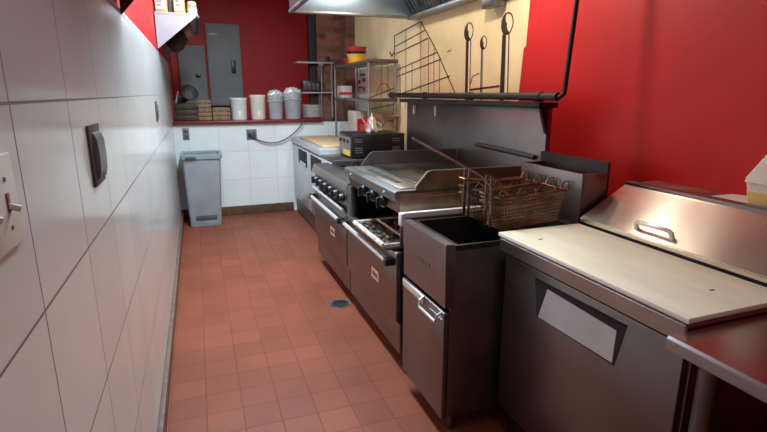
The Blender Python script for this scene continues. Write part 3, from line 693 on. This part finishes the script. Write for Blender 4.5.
dr = MB().box(.868, .893, F0 - .002, F1 + .002, .10, .588, .004).build('door', 'steel', fy)
MB().box(.862, .868, F1 - .24, F1 - .005, .552, .588, .003).build('pull_strip', 'chrome', dr)
MB().tube([(.866, 1.855, .585), (.846, 1.852, .575), (.842, 1.845, .545), (.842, 1.69, .545), (.846, 1.683, .575), (.866, 1.68, .585)], .006, 8).build('wire_handle', 'chrome', dr)
tk = MB()
tk.box(.905, 1.47, F0 + .002, F0 + .014, .70, .868, .002); tk.box(.905, 1.47, F1 - .014, F1 - .002, .70, .868, .002); tk.box(.905, .935, F0 + .014, F1 - .014, .70, .866, .002); tk.box(1.47, 1.498, F0 + .014, F1 - .014, .70, .9, .002)
tk.build('tank', 'black_steel', fy)
MB().box(.93, 1.468, F0 + .016, F1 - .016, .68, .735).build('oil', 'oil', fy)
fl = MB(); z0, z1 = .865, 1.118
fl.box(1.500, 1.510, F0, F1, z0, z1, .002); fl.box(1.510, 1.638, F0, F0 + .010, z0, z1, .002); fl.box(1.510, 1.638, F1 - .010, F1, z0, z1, .002)
fl.build('flue_box', 'steel', fy)
MB().box(1.632, 1.646, F0, F1 + .03, z0, z1 + .045, .002).build('flue_back', 'black_steel', fy)
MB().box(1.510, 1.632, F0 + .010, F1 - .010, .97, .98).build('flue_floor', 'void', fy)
for (x, y) in ((.95, F0 + .06), (.95, F1 - .06), (1.68, F0 + .06), (1.68, F1 - .06)): MB().cyl((x, y, 0), (x, y, .102), .018, 12).build('leg', 'steel_dark', fy)

# fry baskets
def basket(y0, y1, label, handle):
    x0, x1, zb, zt = 1.13, 1.445, .895, 1.030
    t = thing('fry_basket', label, 'fry basket', (1.3, (y0 + y1) / 2, zb), 'fry baskets over the fryer')
    f = MB()
    top = [(x0, y0, zt), (x1, y0, zt + .02), (x1, y1, zt + .02), (x0, y1, zt)]
    f.tube(top, .0048, 8, True)
    f.tube([(x0 + .02, y0 + .012, zb), (x1 - .02, y0 + .012, zb + .02), (x1 - .02, y1 - .012, zb + .02), (x0 + .02, y1 - .012, zb)], .004, 6, True)
    f.tube([(x0 - .002, y0 + .0, zt - .035), (x1, y0, zt - .015), (x1, y1, zt - .015), (x0, y1, zt - .035)], .003, 6, True)
    f.build('frame', 'wire', t)
    w = MB(); n = 20
    for k in range(n + 1):
        u = k / n; x = x0 + (x1 - x0) * u; xb = x0 + .02 + (x1 - x0 - .04) * u
        w.tube([(x, y0, zt + .02 * u), (xb, y0 + .012, zb + .02 * u), (xb, y1 - .012, zb + .02 * u), (x, y1, zt + .02 * u)], .0013, 4)
    n = 9
    for k in range(n + 1):
        u = k / n; y = y0 + (y1 - y0) * u; yb = y0 + .012 + (y1 - y0 - .024) * u
        w.tube([(x0, y, zt), (x0 + .02, yb, zb), (x1 - .02, yb, zb + .02), (x1, y, zt + .02)], .0013, 4)
    for k in range(1, 9):
        u = k / 9; i = .012 * (1 - u); j2 = .02 * (1 - u)
        w.tube([(x0 + j2, y0 + i, zb + (zt - zb) * u), (x1 - j2, y0 + i, zb + .02 + (zt - zb) * u), (x1 - j2, y1 - i, zb + .02 + (zt - zb) * u), (x0 + j2, y1 - i, zb + (zt - zb) * u)], .0013, 4, True)
    w.build('mesh', 'wire', t)
    for yy in (y0 + .03, y1 - .03):
        MB().tube([(x1, yy, zt + .02), (x1 + .02, yy, zt + .05), (x1 + .045, yy, zt + .05), (x1 + .047, yy, zt + .01)], .004, 6).build('hanging_hook', 'wire', t)
    for k in range(4):
        MB().tube([(x1 - .09 * k - .01, y0, zt + .015), (x1 - .09 * k - .03, y0 + .02, zt + .035), (x1 - .09 * k - .05, y0 + .01, zt + .012)], .003, 6).build('wire_loop', 'wire', t)
    ym = (y0 + y1) / 2
    st = MB(); st.bar((x0 - .006, ym - .02, zb), (x0 - .008, ym - .02, zt + .085), .004, .012); st.bar((x0 - .006, ym + .02, zb), (x0 - .008, ym + .02, zt + .085), .004, .012)
    st.build('handle_bracket', 'steel', t)
    h = MB()
    if handle == 'up':
        h.tube([(x0 - .008, ym - .02, zt + .04), (x0 - .05, ym - .012, zt + .085), (.93, ym - .006, 1.195), (.77, ym, 1.280)], .0032, 8)
        h.tube([(x0 - .008, ym + .02, zt + .05), (x0 - .05, ym + .012, zt + .09), (.93, ym + .006, 1.200), (.77, ym, 1.282)], .0032, 8)
    else:
        h.tube([(x0 - .03, ym - .02, zt + .045), (x0 + .12, ym - .018, zt + .025), (x1 - .02, ym - .012, zt + .03)], .0045, 8)
        h.tube([(x0 - .03, ym + .02, zt + .045), (x0 + .12, ym + .018, zt + .025), (x1 - .02, ym + .012, zt + .03)], .0045, 8)
        h.tube([(x0 - .03, ym - .02, zt + .045), (x0 - .045, ym, zt + .05), (x0 - .03, ym + .02, zt + .045)], .0045, 8)
    h.build('handle', 'rack' if handle == 'up' else 'wire', t)
basket(1.700, 1.865, 'wire fry basket with its long handle raised, nearest the prep table', 'up')
basket(1.885, 2.050, 'wire fry basket with its handle folded inward, on the griddle side', 'in')

# white edged board in the gap
gp = thing('gap_board', 'white-edged flat bar across the gap between the fryer and the griddle', 'board', (1.05, 2.14, .85))
MB().box(.868, 1.30, 2.118, 2.146, .872, .900, .006).build('white_edge', 'white_pl', gp)
MB().box(.885, 1.30, 2.122, 2.142, .74, .872, .002).build('steel_plate', 'steel_dark', gp)
MB().box(.862, .880, 2.112, 2.152, .835, .898, .005).build('end_tab', 'white_pl', gp)

# ------------------------------------------------------------------ prep table
P0, P1 = .815, 1.632
pt = PT = thing('prep_table', 'refrigerated sandwich prep table with sloping steel lid at right', 'prep table', (1.5, 1.2, 0))
MB().box(1.125, 1.875, P0, P1, .14, .83, .004).build('body', 'steel', pt)
MB().box(1.15, 1.87, P0 + .02, P1 - .02, .0, .14).build('kick_base', 'black_steel', pt)
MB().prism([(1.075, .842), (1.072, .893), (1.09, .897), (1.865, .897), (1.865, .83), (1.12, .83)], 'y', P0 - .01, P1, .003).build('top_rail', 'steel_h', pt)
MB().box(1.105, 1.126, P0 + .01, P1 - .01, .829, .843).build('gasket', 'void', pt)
d = MB()
# door sheet with a trapezoid pull opening
y0, y1, z0, z1 = P0 + .004, P1 - .012, .15, .826
d.box(1.098, 1.125, y0, y1, z0, z1, .005); dr = d.build('door', 'steel', pt)
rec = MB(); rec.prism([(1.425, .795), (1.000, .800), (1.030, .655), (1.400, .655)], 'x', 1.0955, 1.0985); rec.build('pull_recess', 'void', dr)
hp = MB()
b = bmesh.new(); q = [(1.0940, 1.390, .656), (1.0940, 1.036, .662), (1.0952, 1.034, .768), (1.0952, 1.352, .778)]
vs = [b.verts.new(p) for p in q]; vb = [b.verts.new((1.0975, p[1], p[2])) for p in q]
b.faces.new(vs); b.faces.new(vb[::-1])
for k in range(4): b.faces.new((vs[k], vs[(k + 1) % 4], vb[(k + 1) % 4], vb[k]))
bmesh.ops.recalc_face_normals(b, faces=b.faces); hp._merge(b); hp.build('pull_plate', 'alu', dr)
lid = MB()
lx0, lz0, lx1, lz1 = 1.470, .935, 1.700, 1.066
lid.prism([(lx0, lz0 - .014), (lx0, lz0 + .004), (lx1, lz1 + .004), (lx1, lz1 - .012)], 'y', P0, P1 + .01, .003)
ld = lid.build('lid', 'steel_lid', pt)
lc = MB(); lc.prism([(1.50, .897), (1.50, .93), (lx1, lz1 - .014), (1.74, 1.05), (1.74, .897)], 'y', P0 + .01, P1 + .003); lc.build('pan_housing', 'steel_dark', pt)
hr = MB(); hr.box(1.694, 1.742, P0, P1 + .012, 1.055, 1.082, .006); hr.build('hinge_rail', 'steel', pt)
hd = MB(); def_z = lambda x: lz0 + (lz1 - lz0) * (x - lx0) / (lx1 - lx0)
hx = 1.500; hz = def_z(hx) + .004
hd.tube([(hx, 1.375, hz), (hx - .008, 1.372, hz + .022), (hx - .010, 1.363, hz + .028), (hx - .010, 1.232, hz + .028), (hx - .008, 1.223, hz + .022), (hx, 1.220, hz)], .0085, 10)
hd.build('lid_handle', 'chrome', ld)
MB().box(1.742, 1.882, P0, P1 + .01, .897, 1.072, .002).build('back_ledge', 'steel_warm', pt)
cb = thing('cutting_board', 'long cream cutting board on the front of the prep table', 'cutting board', (1.28, 1.23, .897))
MB().box(1.078, 1.468, P0 - .012, P1 + .012, .898, .913, .003).build('board_slab', 'board', cb)
MB().box(1.074, 1.079, P0 - .013, P1 + .013, .898, .912, .001).build('front_edge', 'board_edge', cb)
k = MB()
for (x, y) in ((1.165, 1.50), (1.30, .915)): k.box(x - .008, x + .008, y - .004, y + .004, .9125, .9138)
k.build('knife_marks', 'dirt', cb)

PT.location.x += .016; cb.location.x += .016
# tub and tray on the ledge
ty = tag(MB().prism([(1.30, 1.0735), (1.30, 1.077), (1.24, 1.081), (.90, 1.081), (.90, 1.0735)], 'x', 1.762, 1.89, .001).build('paper_tray', 'white_pl', base=(1.82, 1.1, 1.0735)), 'flat white tray on the ledge at the back of the prep table', 'tray')
tb = thing('dressing_tub', 'clear square tub of yellow dressing on the white tray at right edge', 'tub', (1.82, 1.10, 1.082))
loft([rr(1.765, 1.865, 1.0330, 1.1600, 1.0825, .012), rr(1.757, 1.873, 1.0230, 1.1720, 1.1506, .014), rr(1.753, 1.877, 1.0190, 1.1760, 1.1528, .014), rr(1.753, 1.877, 1.0190, 1.1760, 1.1583, .014)], True, True).build('tub_body', 'tub_clear', tb)
loft([rr(1.7635, 1.8665, 1.0315, 1.1615, 1.0841, .012), rr(1.759, 1.871, 1.0260, 1.1685, 1.1234, .013)], True, True).build('dressing', 'dressing', tb)
t2 = thing('cream_tub', 'white plastic tub stacked upside down on the dressing tub', 'tub', (1.82, 1.09, 1.152))
loft([rr(1.757, 1.873, 1.0230, 1.1480, 1.1588, .012), rr(1.757, 1.873, 1.0230, 1.1480, 1.1670, .012), rr(1.775, 1.86, 1.0180, 1.1130, 1.2378, .012)], True, True).build('tub_body', 'white_pl', t2)
loft([rr(1.772, 1.862, 1.0130, 1.1080, 1.2384, .012), rr(1.772, 1.862, 1.0130, 1.1080, 1.2476, .012)], True, True).build('lid', 'white_pl', t2)
for c in t2.children: c.location.y += .028

# ------------------------------------------------------------------ work table at lower right
wt = thing('work_table', 'stainless steel work table in the lower right corner', 'table', (1.5, .1, 0))
MB().prism([(1.02, .848), (1.02, .876), (1.026, .882), (1.80, .882), (1.80, .872), (1.04, .870), (1.04, .848)], 'y', -.75, .800, .001).build('table_top', 'steel_table', wt)
MB().box(1.045, 1.79, .775, .797, .835, .872, .002).build('end_apron', 'steel_dark', wt)
for (x, y) in ((1.115, .745), (1.115, -.66), (1.72, .735), (1.72, -.66)):
    l = MB().cyl((x, y, .02), (x, y, .87), .026, 18).build('leg', 'steel_dark', wt)
    MB().lathe([(0, 0), (.026, 0), (.024, .03), (0, .03)], (x, y, 0), 14).build('foot', 'steel_dark', l)
MB().box(1.10, 1.76, -.70, .76, .235, .25, .003).build('undershelf', 'steel_dark', wt)

# ------------------------------------------------------------------ hood
HZ = 2.10
hd = thing('exhaust_hood', 'long steel exhaust hood hanging over the ranges', 'hood', (1.3, 3.0, HZ))
MB().box(.772, .790, 0.92, 4.29, HZ, 2.62, .003).build('front_panel', 'steel', hd)
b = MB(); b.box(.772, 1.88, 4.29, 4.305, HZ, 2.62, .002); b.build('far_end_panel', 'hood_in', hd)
b = MB(); b.box(.772, 1.88, .905, .92, HZ, 2.62, .002); b.build('near_end_panel', 'steel', hd)
b = MB(); b.box(.772, 1.88, .905, 4.305, 2.62, 2.635); b.build('top_panel', 'steel', hd)
b = MB(); b.box(1.865, 1.885, 0.92, 4.29, HZ, 2.62); b.build('back_panel', 'steel_dark', hd)
b = MB(); b.box(.762, .80, .90, 4.31, HZ - .022, HZ, .004); b.box(1.80, 1.885, .90, 4.31, HZ - .03, HZ, .004); b.box(.80, 1.80, 4.27, 4.31, HZ - .022, HZ, .004); b.box(.80, 1.80, .90, .93, HZ - .022, HZ, .004)
b.build('bottom_rim', 'rack', hd)
for k in range(6):
    y0 = .96 + k * .555; y1 = y0 + .535
    f = MB(); 
    f.hexa([(1.50, y0, 2.60), (1.52, y0, 2.615), (1.862, y0, 2.13), (1.842, y0, 2.115)], [(1.50, y1, 2.60), (1.52, y1, 2.615), (1.862, y1, 2.13), (1.842, y1, 2.115)])
    o = f.build('grease_filter', 'filter', hd, smooth=False)
    s = MB()
    for q in range(9):
        u = (q + .5) / 9; yy = y0 + .02 + (y1 - y0 - .04) * u
        s.bar((1.503, yy, 2.585), (1.835, yy, 2.118), .02, .010)
    s.build('baffles', 'filter', o, smooth=False)
gc = thing('grease_cup', 'dark grease cup hanging below the back rim of the hood', 'grease cup', (1.85, 2.98, 1.98))
MB().box(1.815, 1.875, 2.90, 3.08, 1.985, 2.066, .004).build('cup', 'steel_dark', gc)
for dz in (.1,): MB().box(1.805, 1.815, 2.94, 2.96, 2.02, 2.069).build('hook', 'steel_dark', gc)
for y in (1.1, 4.15):
    o = MB().cyl((1.0, y, 2.635), (1.0, y, ZC), .008, 8).build('hanger_rod', 'rack', hd)

# ------------------------------------------------------------------ floor drain
dn = thing('floor_drain', 'round grey drain grate in the red tile floor beside the ranges', 'drain', (.845, 3.20, 0))
MB().lathe([(0, .0005), (.062, .0005), (.072, .004), (.076, .0035), (.078, 0), (0, 0)], (.845, 3.20, 0), 28).build('rim', 'drain', dn)
s = MB()
for k in range(-4, 5):
    w = math.sqrt(max(0, .058 ** 2 - (k * .0125) ** 2)); s.box(.845 - w, .845 + w, 3.20 + k * .0125 - .0028, 3.20 + k * .0125 + .0028, .001, .0048)
s.build('grate_bars', 'steel_dark', dn)

# ------------------------------------------------------------------ lights
def area(name, loc, size, power, col, rot=(0, 0, 0), sy=None):
    l = bpy.data.lights.new(name, 'AREA'); l.energy = power; l.color = col; l.size = size
    if sy: l.shape = 'RECTANGLE'; l.size_y = sy
    o = bpy.data.objects.new(name, l); COL.objects.link(o); o.location = loc; o.rotation_euler = rot; return o
def point(name, loc, power, col, r=.06):
    l = bpy.data.lights.new(name, 'POINT'); l.energy = power; l.color = col; l.shadow_soft_size = r
    o = bpy.data.objects.new(name, l); COL.objects.link(o); o.location = loc; return o
COOL = (.72, .91, 1.0); WARM = (1.0, .90, .74)
area('tube_light_far', (.40, 3.55, 2.82), .35, 145, COOL, sy=2.0)
area('fill_light_near', (.30, .2, 2.82), .30, 9, (.95, .95, 1.0), sy=1.2)  # dim soft fill added above the camera, no known fixture
point('hood_bulb_far', (1.30, 3.75, 2.40), 13, WARM)
point('hood_bulb_near', (1.32, 2.50, 2.42), 42, WARM)

w = bpy.data.worlds.new('World'); S.world = w; w.use_nodes = True
w.node_tree.nodes['Background'].inputs[0].default_value = (.5, .5, .55, 1); w.node_tree.nodes['Background'].inputs[1].default_value = .02

# ------------------------------------------------------------------ camera
cam = bpy.data.cameras.new('Camera'); co = bpy.data.objects.new('Camera', cam); COL.objects.link(co)
cam.sensor_width = 36; cam.lens = 500 / 767 * 36; cam.clip_start = .02
co.location = (0, 0, 1.45)
co.rotation_euler = (PI / 2 - math.radians(13.820), 0, -math.radians(20.107))
S.camera = co
S.view_settings.view_transform = 'Standard'; S.view_settings.look = 'None'; S.view_settings.gamma = 1; S.view_settings.use_curve_mapping = False
S.view_settings.exposure = 0.0
